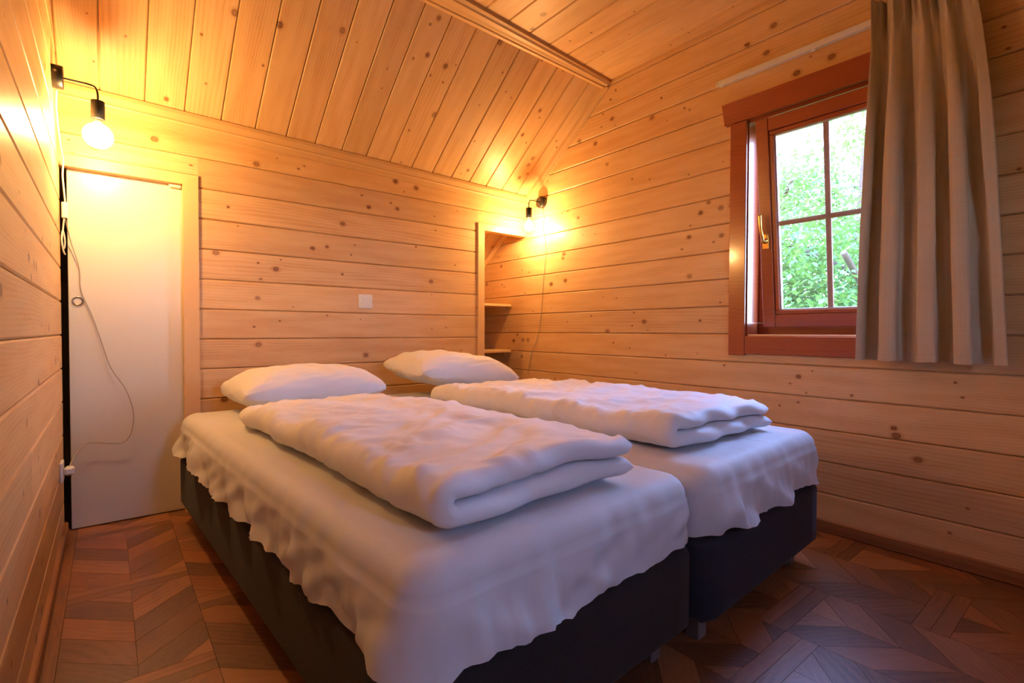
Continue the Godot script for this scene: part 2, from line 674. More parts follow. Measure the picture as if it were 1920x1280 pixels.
func build_ceiling() -> void:
	var s := setting("ceiling_slope", "sloping ceiling of upright pine boards above the pillows", "ceiling")
	var joints := [WL, -0.02, 0.145, 0.305, 0.464, 0.623, 0.779, 0.935, 1.089, 1.24, 1.394, 1.547, 1.699, 1.848, 1.996, 2.142, 2.287, 2.428, WR]
	for i in joints.size() - 1:
		var x: float = joints[i + 1]
		var a := Vector3(x, slope_y(x, -0.01), -0.01)
		var z_top := 0.86
		var b := Vector3(x, slope_y(x, z_top), z_top)
		var wdir := Vector3(-1, 0.0175, 0)
		lay(s, "ceiling_board", a, b - a, wdir, (b - a).length(), (x - joints[i]), pine())
	var tilt := Vector3(0, 0.745, 1).normalized()
	var nrm := Vector3(0, 1, -0.745).normalized()
	part("roof_deck", prism([Vector2(-1.6, 0.0), Vector2(1.35, 0.0), Vector2(1.35, 0.12), Vector2(-1.6, 0.12)], Vector3(-1.25, slope_y(-1.25, 0.02) + 0.03, 0.02), Vector3(WR + 0.2, slope_y(WR + 0.2, 0.02) + 0.03, 0.02), tilt, nrm), M.plaster, s)
	var c := setting("ceiling", "flat pine board ceiling running towards the window wall corner", "ceiling")
	var fj := [WL, -0.015, 0.138, 0.291, 0.444, 0.597, 0.75, 0.903, 1.056, 1.21, 1.363, 1.516, 1.668, 1.822, 1.977, 2.128, 2.281, 2.436, WR]
	for i in fj.size() - 1:
		var x: float = fj[i + 1]
		lay(c, "ceiling_board", Vector3(x, flat_y(x), 0.8), Vector3(0, 0, 1), Vector3(-1, 0.0175, 0), ZF - 0.8, x - fj[i], pine())
	part("deck", box(Vector3(WL - 0.2, 2.62, 0.75), Vector3(WR + 0.2, 2.78, ZF + 0.2)), M.plaster, c)
	# mouldings
	var t1 := setting("trim_1", "pine moulding where the sloping ceiling meets the headboard wall", "moulding")
	var ya := slope_y(WL, 0.0)
	var yb := slope_y(WR, 0.0)
	part("moulding", prism([Vector2(0, -0.075), Vector2(0.008, -0.075), Vector2(0.012, -0.05), Vector2(0.018, -0.028), Vector2(0.026, -0.006), Vector2(0.026, 0.012), Vector2(0.0, 0.012)], Vector3(WL, ya, 0.001), Vector3(WR, yb, 0.001), Vector3(0, 0, 1), Vector3.UP), M.pine1, t1)
	part("bead", prism([Vector2(0.006, -0.05), Vector2(0.017, -0.048), Vector2(0.02, -0.042), Vector2(0.017, -0.036), Vector2(0.01, -0.034)], Vector3(WL, ya, 0.001), Vector3(WR, yb, 0.001), Vector3(0, 0, 1), Vector3.UP), M.pine0, t1)
	var t2 := setting("trim_2", "pine moulding between the sloping and the flat ceiling", "moulding")
	var ends: Array = []
	for x in [WL, WR]:
		var zu: float = 0.834 + 0.05 * (2.54 - x)
		var fy := flat_y(x)
		ends.append([Vector3(x, slope_y(x, 0.77), 0.77), Vector3(x, slope_y(x, 0.772) - 0.014, 0.772), Vector3(x, slope_y(x, 0.782) - 0.02, 0.784), Vector3(x, fy - 0.034, lerpf(0.784, zu, 0.35)), Vector3(x, fy - 0.028, lerpf(0.784, zu, 0.75)), Vector3(x, fy - 0.016, zu), Vector3(x, fy + 0.002, zu)])
	var st := tool_()
	st.set_smooth_group(-1)
	var mid := Vector3.ZERO
	for i in 7:
		mid += (ends[0][i] + ends[1][i]) / 14.0
	for i in 7:
		quad_out(st, ends[0][i], ends[0][(i + 1) % 7], ends[1][(i + 1) % 7], ends[1][i], mid)
	part("moulding", done(st), M.pine1, t2)
	part("bead", tube([ends[0][2] + Vector3(0, -0.001, 0.012), ends[1][2] + Vector3(0, -0.001, 0.012)], 0.006, 8, 1), M.pine0, t2)
	var t3 := setting("trim_3", "pine moulding along the sloping edge of the window wall", "moulding")
	var a3 := Vector3(WR, slope_y(WR, 0.0), 0.0)
	var b3 := Vector3(WR, slope_y(WR, 0.79), 0.79)
	part("moulding", prism([Vector2(0, 0.004), Vector2(-0.028, 0.004), Vector2(-0.024, -0.02), Vector2(-0.014, -0.036), Vector2(-0.01, -0.05), Vector2(0, -0.05)], a3, b3, Vector3(1, 0, 0), nrm), M.pine3, t3)


func build_nook() -> void:
	# shelved recess in the knee wall, beside the window wall
	var n := setting("wall_alcove", "open pine alcove with shelves beside the second pillow", "alcove")
	part("side_panel", box(Vector3(2.05, 0, -0.75), Vector3(2.09, 1.7, -0.06)), M.pine1, n)
	part("back_panel", box(Vector3(2.05, 0, -0.78), Vector3(WR + 0.019, 1.6, -0.75)), M.plaster, n)
	for i in 3:
		var x := WR - 0.153 * i
		var a := Vector3(x, 1.658 - 0.7 * 0.43, -0.78)
		var b := Vector3(x, 1.658 + 0.7 * 0.327, -0.02)
		lay(n, "ceiling_board", a, b - a, Vector3(-1, 0, 0), (b - a).length(), 0.153, pine())
	var e := Vector3(0, 0.7, 1).normalized()
	part("edge_strip", prism([Vector2(0, 0.0), Vector2(-0.03, 0.0), Vector2(-0.03, -0.016), Vector2(0, -0.03)], Vector3(WR, 1.658 - 0.7 * 0.43, -0.777), Vector3(WR, 1.658 + 0.7 * 0.3, -0.047), Vector3(1, 0, 0), Vector3(0, 1, -0.7).normalized()), M.pine0, n)
	var t := setting("trim_4", "mitred pine casing around the alcove opening", "casing")
	var d := 0.012
	var st := tool_()
	st.set_smooth_group(-1)
	part("post", prism([Vector2(0, 0), Vector2(0.055, 0), Vector2(0.055, 1.65), Vector2(0, 1.70)], Vector3(2.083, 0, -0.06), Vector3(2.083, 0, d), Vector3.RIGHT, Vector3.UP), M.pine0, t)
	part("header", prism([Vector2(0.001, 0.05), Vector2(0.055, 0.001), Vector2(WR - 2.083, 0.001), Vector2(WR - 2.083, 0.05)], Vector3(2.083, 1.65, -0.06), Vector3(2.083, 1.65, 0.003), Vector3.RIGHT, Vector3.UP), M.pine2, t)
	# two shelves on ledgers
	for y in [1.135, 0.765]:
		var s := thing("alcove_shelf", "%s pine shelf on a ledger inside the alcove" % ("upper" if y > 1 else "lower"), "shelf", Vector3(2.09, y, -0.75), 0.0, "alcove shelves")
		part("board", box(Vector3(0.002, -0.02, 0.003), Vector3(WR - 2.09 - 0.001, 0.0, 0.56), 0.002), M.pine2, s)
		part("ledger", box(Vector3(WR - 2.09 - 0.021, -0.052, 0.01), Vector3(WR - 2.09 - 0.001, -0.0205, 0.5), 0.002), M.pine0, s)
		part("ledger", box(Vector3(0.002, -0.052, 0.01), Vector3(0.022, -0.0205, 0.5), 0.002), M.pine0, s)


func build_door() -> void:
	var c := setting("trim_5", "mitred pine casing around the white sliding door", "casing")
	part("post", prism([Vector2(0.294, -0.012), Vector2(0.36, -0.012), Vector2(0.36, 1.697), Vector2(0.294, 1.645)], Vector3(0, 0, -0.035), Vector3(0, 0, 0.012), Vector3.RIGHT, Vector3.UP), M.pine2, c)
	part("header", prism([Vector2(WL, 1.645), Vector2(0.293, 1.645), Vector2(0.359, 1.696), Vector2(WL, 1.696)], Vector3(0, 0, -0.07), Vector3(0, 0, 0.002), Vector3.RIGHT, Vector3.UP), M.pine0, c)
	var d := setting("door_1", "plain white sliding door with a round finger pull", "door")
	part("leaf", box(Vector3(-0.141, 0.004, -0.085), Vector3(0.42, 1.66, -0.045), 0.002), M.door, d)
	var pull := part("finger_pull", lathe([Vector2(0, -0.004), Vector2(0.013, -0.004), Vector2(0.0155, 0.002), Vector2(0.021, 0.003), Vector2(0.0215, 0.0), Vector2(0.0215, -0.006), Vector2(0, -0.006)]), M.steel, d)
	pull.transform = Transform3D(Basis(Vector3.RIGHT, Vector3(0, 0, 1), Vector3(0, -1, 0)), Vector3(-0.108, 1.048, -0.0435))
	tag(pull, "round brushed metal finger pull")
	part("catch", box(Vector3(0.24, 1.628, -0.044), Vector3(0.292, 1.645, -0.022), 0.004), M.white, d)
	# unlit crawl space under the eaves, which the door slides into
	var p := setting("wall_eaves", "board lining of the low space under the eaves", "wall")
	part("back_panel", box(Vector3(-1.2, -0.2, -1.2), Vector3(WR + 0.2, 1.3, -1.1)), M.plaster, p)
	part("side_panel", box(Vector3(-1.2, -0.2, -1.1), Vector3(-1.1, 2.1, 0.02)), M.plaster, p)
	part("partition", box(Vector3(-1.1, -0.2, -0.02), Vector3(WL - 0.2, 2.1, 0.02)), M.plaster, p)


# ------------------------------------------------------------------ window
func build_window() -> void:
	var w := setting("window_1", "red-brown varnished timber window tilted open, with four panes", "window")
	var cas := 0.022
	# casing boards on the wall
	part("side_casing", box(Vector3(WR - cas, 0.795, 1.652), Vector3(WR, 1.99, 1.738), 0.003), M.varnish, w)
	part("side_casing", box(Vector3(WR - cas, 0.802, 2.462), Vector3(WR, 1.99, 2.548), 0.003), M.varnish, w)
	part("sill_casing", box(Vector3(WR - cas, 0.802, 1.739), Vector3(WR, 0.893, 2.461), 0.003), M.varnish, w)
	part("head_casing", prism([Vector2(1.625, 1.99), Vector2(2.575, 1.99), Vector2(2.592, 2.10), Vector2(1.608, 2.10)], Vector3(WR - 0.03, 0, 0), Vector3(WR, 0, 0), Vector3(0, 0, 1), Vector3.UP), M.varnish, w)
	# lining of the opening
	var x1 := WR + 0.2
	part("lining", box(Vector3(WR - 0.004, 0.872, 1.722), Vector3(x1, 1.995, 1.744)), M.varnish, w)
	part("lining", box(Vector3(WR - 0.004, 0.872, 2.456), Vector3(x1, 1.995, 2.478)), M.varnish, w)
	part("lining", box(Vector3(WR - 0.004, 1.973, 1.745), Vector3(x1, 1.995, 2.455)), M.varnish, w)
	part("lining", box(Vector3(WR - 0.004, 0.872, 1.745), Vector3(x1, 0.893, 2.455)), M.varnish, w)
	# fixed frame
	for f in [[0.894, 0.962, 1.745, 2.455], [1.94, 1.972, 1.745, 2.455], [0.963, 1.939, 1.745, 1.785], [0.963, 1.939, 2.415, 2.455]]:
		part("frame", box(Vector3(WR + 0.115, f[0], f[2]), Vector3(WR + 0.185, f[1], f[3]), 0.003), M.varnish, w)
	# sash: hinged at its foot, its head leaning into the room
	var s := Node3D.new()
	s.name = "sash"
	w.add_child(s, true)
	s.position = Vector3(WR + 0.105, 0.945, 1.80)
	s.rotation.z = atan2(0.112, 1.02)
	var hh := 1.015
	var ww := 0.60
	var t := 0.055
	part("stile", box(Vector3(-t, 0, 0), Vector3(0, hh, 0.058), 0.003), M.varnish, s)
	part("stile", box(Vector3(-t, 0, ww - 0.058), Vector3(0, hh, ww), 0.003), M.varnish, s)
	part("rail", box(Vector3(-t, 0, 0.0585), Vector3(0, 0.062, ww - 0.0585), 0.003), M.varnish, s)
	part("rail", box(Vector3(-t, hh - 0.062, 0.0585), Vector3(0, hh, ww - 0.0585), 0.003), M.varnish, s)
	var g0 := 0.0585
	var g1 := ww - 0.0585
	var b := 0.02
	for f in [[0.0625, 0.0625 + b, g0, g1], [hh - 0.0625 - b, hh - 0.0625, g0, g1], [0.0625 + b, hh - 0.0625 - b, g0, g0 + b], [0.0625 + b, hh - 0.0625 - b, g1 - b, g1]]:
		part("glazing_bead", box(Vector3(-t + 0.008, f[0], f[2]), Vector3(-0.006, f[1], f[3]), 0.003), M.varnish, s)
	var y0 := 0.0625 + b
	var y1 := hh - 0.0625 - b
	var z0 := g0 + b
	var z1 := g1 - b
	var ym := (y0 + y1) / 2
	var zm := (z0 + z1) / 2
	for f in [[y0, y0 + 0.007, z0, z1], [y1 - 0.007, y1, z0, z1], [y0 + 0.007, y1 - 0.007, z0, z0 + 0.007], [y0 + 0.007, y1 - 0.007, z1 - 0.007, z1]]:
		part("spacer", box(Vector3(-0.034, f[0], f[2]), Vector3(-0.018, f[1], f[3])), M.spacer, s)
	part("glazing_bar", box(Vector3(-0.032, y0, zm - 0.012), Vector3(-0.02, y1, zm + 0.012), 0.002), M.bar, s)
	part("glazing_bar", box(Vector3(-0.032, ym - 0.012, z0), Vector3(-0.02, ym + 0.012, z1), 0.002), M.bar, s)
	for yy in [[y0, ym], [ym, y1]]:
		for zz in [[z0, zm], [zm, z1]]:
			part("pane", box(Vector3(-0.0365, yy[0], zz[0]), Vector3(-0.0345, yy[1], zz[1])), M.glass, s)
	# lever handle
	var hd := part("handle", lathe([Vector2(0, 0), Vector2(0.014, 0), Vector2(0.014, 0.006), Vector2(0.009, 0.01), Vector2(0.009, 0.03), Vector2(0, 0.03)], 20), M.brass, s)
	hd.transform = Transform3D(Basis(Vector3(0, 1, 0), Vector3(-1, 0, 0), Vector3(0, 0, 1)), Vector3(-t, 0.43, 0.028))
	part("handle_plate", box(Vector3(-t - 0.006, 0.39, 0.012), Vector3(-t, 0.465, 0.044), 0.003), M.brass, s)
	part("handle_lever", tube([Vector3(-t - 0.028, 0.43, 0.028), Vector3(-t - 0.034, 0.455, 0.026), Vector3(-t - 0.036, 0.5, 0.022), Vector3(-t - 0.034, 0.56, 0.02)], 0.008, 10), M.brass, s)
	for o in s.get_children():
		if String(o.name).begins_with("handle"):
			tag(o, "gold-coloured lever handle of the window")


func build_front_window() -> void:
	var w := setting("window_2", "fixed window in the wall opposite the beds", "window")
	for f in [[1.2, 1.25, 0.55, 0.97], [1.9, 1.95, 0.55, 0.97], [1.251, 1.899, 0.55, 0.6], [1.251, 1.899, 0.92, 0.97]]:
		part("frame", box(Vector3(f[2], f[0], ZF + 0.06), Vector3(f[3], f[1], ZF + 0.13), 0.003), M.varnish, w)
	part("pane", box(Vector3(0.601, 1.251, ZF + 0.09), Vector3(0.919, 1.899, ZF + 0.094)), M.glass, w)


# ------------------------------------------------------------------ beds
func fold(s: float, d: float, seed_: float) -> float:
	# gathers of a hanging sheet: s along the hem, d from 0 at the edge to 1 at the hem
	var swoop := noise_a.get_noise_2d(s * 3.2 + d * 0.55, seed_)
	var pleat := noise_b.get_noise_2d(s * 13.0 + d * 0.25, seed_ + 5.0)
	var pull := noise_b.get_noise_2d(s * 5.0 - d * 1.3, seed_ + 9.0)
	var ridge := 1.0 - 2.2 * absf(noise_a.get_noise_2d(s * 2.3 + d * 0.6, seed_ + 13.0))
	return 0.012 * ridge * d + swoop * 0.026 * d + pull * 0.009 * sin(PI * minf(d * 0.8, 1.0)) + (0.45 - 1.7 * absf(pleat)) * 0.009 * smoothstep(0.05, 0.7, d)


func sheet_mesh(w: float, l: float, top: float, hem: float, seed_: float, tight: Vector2) -> ArrayMesh:
	# tight: the side that lies against the other mattress
	var rc := 0.075
	var re := 0.055
	var total := 2 * (w + l) - 8 * rc + TAU * rc
	return grid(420, 40, func(u: float, v: float) -> Vector3:
		var q := ring_point(w, l, rc, u)
		var edge: Vector2 = q[0]
		var nrm: Vector2 = q[1]
		var j := int(round(v * 40))
		var mid := Vector2(w / 2, l / 2)
		if j <= 16:
			var k := j / 16.0
			var p := mid + (edge - nrm * re - mid) * k
			var y := top + 0.01 * (1.0 - k * k) + 0.0035 * noise_a.get_noise_2d(p.x * 4.0 + seed_, p.y * 3.0) + 0.0016 * noise_b.get_noise_2d(p.x * 16.0, p.y * 7.0 + seed_)
			return Vector3(p.x, y - 0.003, p.y)
		var s := u * total
		if j <= 23:
			var a := PI / 2 * (j - 16) / 7.0
			var o := re * (sin(a) - 1.0)
			var p := edge + nrm * (o + 0.004 * sin(a) * (1.0 - maxf(nrm.dot(tight), 0.0)) * noise_b.get_noise_2d(s * 11.0, seed_ + 5.0))
			return Vector3(p.x, top - re * (1 - cos(a)) - 0.003, p.y)
		var d := (j - 23) / 17.0
		var drop := (top - re - hem) * (1.0 + 0.12 * noise_a.get_noise_2d(s * 2.6, seed_ + 20.0) + 0.07 * noise_b.get_noise_2d(s * 9.0, seed_ + 30.0))
		var out := fold(s, d, seed_) + 0.004 * noise_b.get_noise_2d(s * 11.0, seed_ + 5.0) + 0.02 * d * (1.0 - 0.45 * d) + 0.004
		var free := 1.0 - 0.95 * smoothstep(0.3, 0.9, nrm.dot(tight))
		var p := edge + nrm * maxf(out * free, 0.0015)
		return Vector3(p.x, top - re - 0.003 - drop * d, p.y))


func pillow_mesh(w: float, d: float, thick: float, seed_: float) -> ArrayMesh:
	# stuffed bag with pinched seams and pulled corners
	return grid(72, 96, func(u: float, v: float) -> Vector3:
		var a := u * TAU
		# v runs from the middle of the top over the seam to the middle of the underside
		var r := sin(v * PI)
		var side := 1.0 if v < 0.5 else -1.0
		var k := absf(cos(v * PI))
		var cx := cos(a)
		var cz := sin(a)
		var m := maxf(absf(cx), absf(cz))
		var sq := Vector2(cx, cz) / m
		var rr := lerpf(1.0, m, 0.12)
		var p := sq * r * rr
		var ex := 1.0 - pow(absf(p.x), 3.4)
		var ez := 1.0 - pow(absf(p.y), 3.4)
		var bulge := pow(maxf(ex, 0.0), 0.5) * pow(maxf(ez, 0.0), 0.5)
		var pinch := 1.0 - 0.07 * (1.0 - absf(p.x)) * absf(p.y) - 0.05 * (1.0 - absf(p.y)) * absf(p.x)
		var wr := 0.010 * noise_a.get_noise_2d(p.x * 2.4 + seed_, p.y * 2.0) * bulge
		wr += 0.007 * noise_b.get_noise_2d(p.x * 3.0 + p.y * 4.0 + seed_, p.y * 7.0) * smoothstep(0.35, 0.95, m * r)
		var y := side * (thick / 2 * bulge * (1.15 if side > 0 else 0.8)) + wr * side
		return Vector3(p.x * pinch * w / 2, y + (0.0 if k > 0.02 else 0.0), p.y * pinch * d / 2), true)


func duvet_mesh(w: float, l: float, seed_: float) -> ArrayMesh:
	# a quilt folded in two: its fold along x = 0, both layers open towards x = w and at the foot
	var ht := 0.024
	var rf := 0.026
	var outline: Array = []   # (x, y, along the layer 0..1, outer side 1 / inner side 0)
	var nx := 36
	for i in nx + 1:
		outline.append([lerpf(w, rf, float(i) / nx), 0.0, -1])
	for i in range(1, 14):
		var a := PI * i / 14.0
		outline.append([rf - (rf + ht) * sin(a), (ht + rf) - (rf + ht) * cos(a), 0])
	for i in nx + 1:
		outline.append([lerpf(rf, w, float(i) / nx), 2 * (ht + rf), 1])
	for i in range(1, 8):
		var a := PI * i / 8.0
		outline.append([w + ht * sin(a) * 0.9, 2 * rf + ht + ht * cos(a), 2])
	for i in nx + 1:
		outline.append([lerpf(w, rf, float(i) / nx), 2 * rf, 3])
	for i in range(13, 0, -1):
		var a := PI * i / 14.0
		outline.append([rf - (rf - ht) * sin(a), (ht + rf) - (rf - ht) * cos(a), 0])
	for i in nx + 1:
		outline.append([lerpf(rf, w, float(i) / nx), 2 * ht, 4])
	for i in range(1, 8):
		var a := PI * i / 8.0
		outline.append([w + ht * sin(a) * 0.9, ht + ht * cos(a), 5])
	outline.append(outline[0])
	var n := outline.size() - 1
	var nz := 150
	return grid(n, nz + 8, func(u: float, v: float) -> Vector3:
		var q: Array = outline[int(round(u * n))]
		var j := int(round(v * (nz + 8)))
		var x: float = q[0]
		var y: float = q[1]
		var r := 0.03
		# rounded ends: each layer thins out to its own middle
		var z: float
		var thin := 1.0
		if j <= 4:
			thin = sin(PI / 2 * j / 4.0)
			z = r * (1.0 - cos(PI / 2 * j / 4.0))
		elif j >= nz + 4:
			var b := (nz + 8 - j) / 4.0
			thin = sin(PI / 2 * b)
			z = l - r * (1.0 - cos(PI / 2 * b))
		else:
			z = lerpf(r, l - r, float(j - 4) / nz)
		var my := ht if y < rf + ht else 2 * rf + ht
		if q[2] == 0:
			# on the fold the middle of the layer is an arc
			var dir := Vector2(x - rf, y - (rf + ht))
			var c := Vector2(rf, rf + ht) + dir.normalized() * rf
			x = lerpf(c.x, x, thin)
			y = lerpf(c.y, y, thin)
		else:
			y = lerpf(my, y, thin)
		var k := clampf(y / (2 * (rf + ht)), 0.0, 1.0)
		y *= lerpf(0.72, 1.0, smoothstep(0.0, 0.5, z))   # the head end lies flatter
		# billows and creases, strongest on top
		var big := noise_a.get_noise_2d(x * 3.4 + seed_, z * 2.8)
		var cr := 1.0 - absf(noise_b.get_noise_2d(x * 2.4 + 0.8 * big + seed_, z * 5.0 + x * 2.0)) * 2.0
		var cr2 := 1.0 - absf(noise_a.get_noise_2d(x * 8.0 + z * 4.0 + seed_ * 2.0, z * 9.0)) * 2.0
		var fine := noise_b.get_noise_2d(x * 10.0, z * 26.0 + seed_) * exp(-maxf(x, 0.0) / 0.10)
		y += k * (0.014 * big + 0.0075 * cr + 0.0022 * cr2 + 0.006 * fine)
		# wandering outline
		var edge := 0.014 * noise_a.get_noise_2d(z * 2.7, seed_ + 3.0) + 0.006 * noise_b.get_noise_2d(z * 14.0 + y * 9.0, seed_)
		x += edge * (1.0 - smoothstep(0.0, 0.25, x)) + (0.02 * noise_a.get_noise_2d(z * 3.0, seed_ + 8.0) + 0.012 * k) * smoothstep(w - 0.2, w, x)
		z += (0.018 * noise_a.get_noise_2d(x * 4.0 + y * 6.0, seed_ + 15.0) - 0.012 * k) * smoothstep(l - 0.25, l, z) - 0.015 * noise_a.get_noise_2d(x * 4.0, seed_ + 18.0) * (1.0 - smoothstep(0.0, 0.2, z))
		return Vector3(x, maxf(y, 0.0), z))


func build_beds() -> void:
	var turn := deg_to_rad(3.0)
	var spots := [Vector3(0.255, 0, 0.13), Vector3(1.17, 0, 0.118)]
	var near := ["beside the white door", "beside the window wall"]
	for i in 2:
		var at: Vector3 = spots[i]
		var cloth: Material = M.charcoal if i == 0 else M.navy
		var tone: String = "charcoal grey" if i == 0 else "dark navy"
		var b := thing("bed_base", "%s upholstered box bed base on short legs, %s" % [tone, near[i]], "bed base", at, turn, "bed bases")
		part("box", slab(0.9, 2.15, 0.09, 0.325, 0.03, 0.025), cloth, b)
		for x in [0.07, 0.79]:
			for z in [0.1, 2.04]:
				part("leg", box(Vector3(x, 0.0, z), Vector3(x + 0.045, 0.0895, z + 0.045), 0.003), M.leg, b)
		var m := thing("mattress", "mattress in a loose white fitted sheet on the %s base" % tone, "mattress", at + Vector3(0, 0.327, 0), turn, "mattresses")
		part("core", slab(0.868, 2.118, 0.0, 0.17, 0.06, 0.05, 64), M.white, m).position = Vector3(0.016, 0, 0.016)
		var top := 0.195 if i == 0 else 0.205
		part("fitted_sheet", sheet_mesh(0.9, 2.15, top, 0.02, 3.0 + 40.0 * i, Vector2(1, 0) if i == 0 else Vector2(-1, 0)), M.sheet, m)
	var top_a := 0.327 + 0.195
	var top_b := 0.327 + 0.205
	# pillows
	var p := thing("pillow", "plump white pillow lying flat against the wall near the door", "pillow", Vector3(0.775, top_a + 0.1, 0.345), turn, "pillows")
	part("pillowcase", pillow_mesh(0.69, 0.48, 0.205, 2.0), M.linen, p)
	p = thing("pillow", "white pillow with one end raised, next to the alcove", "pillow", Vector3(1.665, top_b + 0.13, 0.335), deg_to_rad(4.0), "pillows")
	part("pillowcase", pillow_mesh(0.75, 0.46, 0.21, 9.0), M.linen, p).rotation = Vector3(0.06, 0, deg_to_rad(-6.0))
	# duvets
	var d := thing("duvet", "white duvet folded in two on the bed near the door", "duvet", Vector3(0.425, top_a + 0.012, 0.69), deg_to_rad(2.5), "folded duvets")
	part("cover", duvet_mesh(0.565, 1.5, 1.0), M.linen, d)
	d = thing("duvet", "white duvet folded in two on the bed below the window", "duvet", Vector3(1.345, top_b + 0.012, 0.62), deg_to_rad(1.0), "folded duvets")
	part("cover", duvet_mesh(0.615, 1.49, 27.0), M.linen, d)


# ------------------------------------------------------------------ lamps
func sconce(at: Vector3, out: Vector3, globe: bool, label: String) -> void:
	# at: centre of the plate on the wall; out: away from the wall
	var t := thing("wall_lamp", label, "wall lamp", at, 0.0, "bare bulb sconces")
	var turn := Basis(Vector3.UP.cross(out), out, Vector3.UP)
	part("wall_plate", lathe([Vector2(0, 0), Vector2(0.043, 0), Vector2(0.044, 0.002), Vector2(0.044, 0.031), Vector2(0.041, 0.034), Vector2(0, 0.034)], 40), M.black, t).transform = Transform3D(turn, Vector3.ZERO)
	part("screw", lathe([Vector2(0, 0), Vector2(0.0045, 0), Vector2(0.004, 0.002), Vector2(0, 0.003)], 12), M.steel, t).transform = Transform3D(Basis(out, Vector3(0, 0, 1) if absf(out.x) > 0.5 else Vector3(1, 0, 0), Vector3.UP), Vector3(out.x * 0.0125, 0.008, 0.0438))
	var reach := 0.138
	part("arm", tube([out * 0.033, out * 0.06, out * (reach - 0.03), out * (reach - 0.008) + Vector3(0, -0.006, 0), out * reach + Vector3(0, -0.03, 0), out * reach + Vector3(0, -0.062, 0)], 0.0036, 10, 8), M.black, t)
	var sock := out * reach + Vector3(0, -0.135, 0)
	part("socket", lathe([Vector2(0, 0.078), Vector2(0.006, 0.078), Vector2(0.0225, 0.074), Vector2(0.023, 0.072), Vector2(0.023, 0.001), Vector2(0.0215, 0.0), Vector2(0.0175, 0.0), Vector2(0.0175, 0.02), Vector2(0, 0.02)], 32), M.black, t).position = sock
	var prof: Array = []
	var r := 0.052 if globe else 0.034
	var cy := -0.066 if globe else -0.062
	for k in 25:
		var a := PI * k / 24.0
		var y := cy - r * cos(a)
		var x := r * sin(a)
		if not globe and y > cy:
			y = cy + (y - cy) * 1.5
			x = lerpf(x, 0.016, smoothstep(0.3, 1.0, (y - cy) / (r * 1.5)))
		if y > -0.012:
			break
		prof.append(Vector2(x, y))
	prof.append(Vector2(0.0145, -0.012))
	prof.append(Vector2(0.0135, 0.002))
	var cap := part("bulb", lathe([Vector2(0, 0.018), Vector2(0.0135, 0.018), Vector2(0.0135, -0.008), Vector2(0.006, -0.014), Vector2(0.004, -0.022), Vector2(0, -0.022)], 24), M.steel, t)
	cap.position = sock
	var glass := part("bulb_glass", lathe(prof, 40), M.bulb, cap)
	tag(glass, "clear round globe bulb" if globe else "clear pear-shaped bulb")
	var fil: Array = []
	for k in 49:
		var a := TAU * k / 48.0 * 4.0
		var up := 0.5 - 0.5 * cos(TAU * k / 48.0 * 4.0 * 1.5)
		fil.append(Vector3(cos(a * 0.25) * 0.012, lerpf(cy - 0.022, cy + 0.022, up), sin(a * 0.25) * 0.012))
	part("filament", tube(fil, 0.0016, 6, 3), M.glow, cap)
	var lamp := OmniLight3D.new()
	lamp.name = "bulb_light"
	t.add_child(lamp)
	lamp.position = sock + Vector3(0, cy, 0)
	lamp.light_color = Color(1.0, 0.8, 0.51)
	lamp.light_energy = 0.7
	lamp.light_size = 0.02
	lamp.omni_range = 12.0
	lamp.omni_attenuation = 2.0
	lamp.shadow_enabled = true


func build_lamps() -> void:
	sconce(Vector3(WL, 1.912, 0.31), Vector3.RIGHT, true, "black wall lamp with a clear globe bulb above the white door")
	sconce(Vector3(WR, 1.881, 0.185), Vector3.LEFT, false, "black wall lamp with a pear-shaped bulb above the alcove")


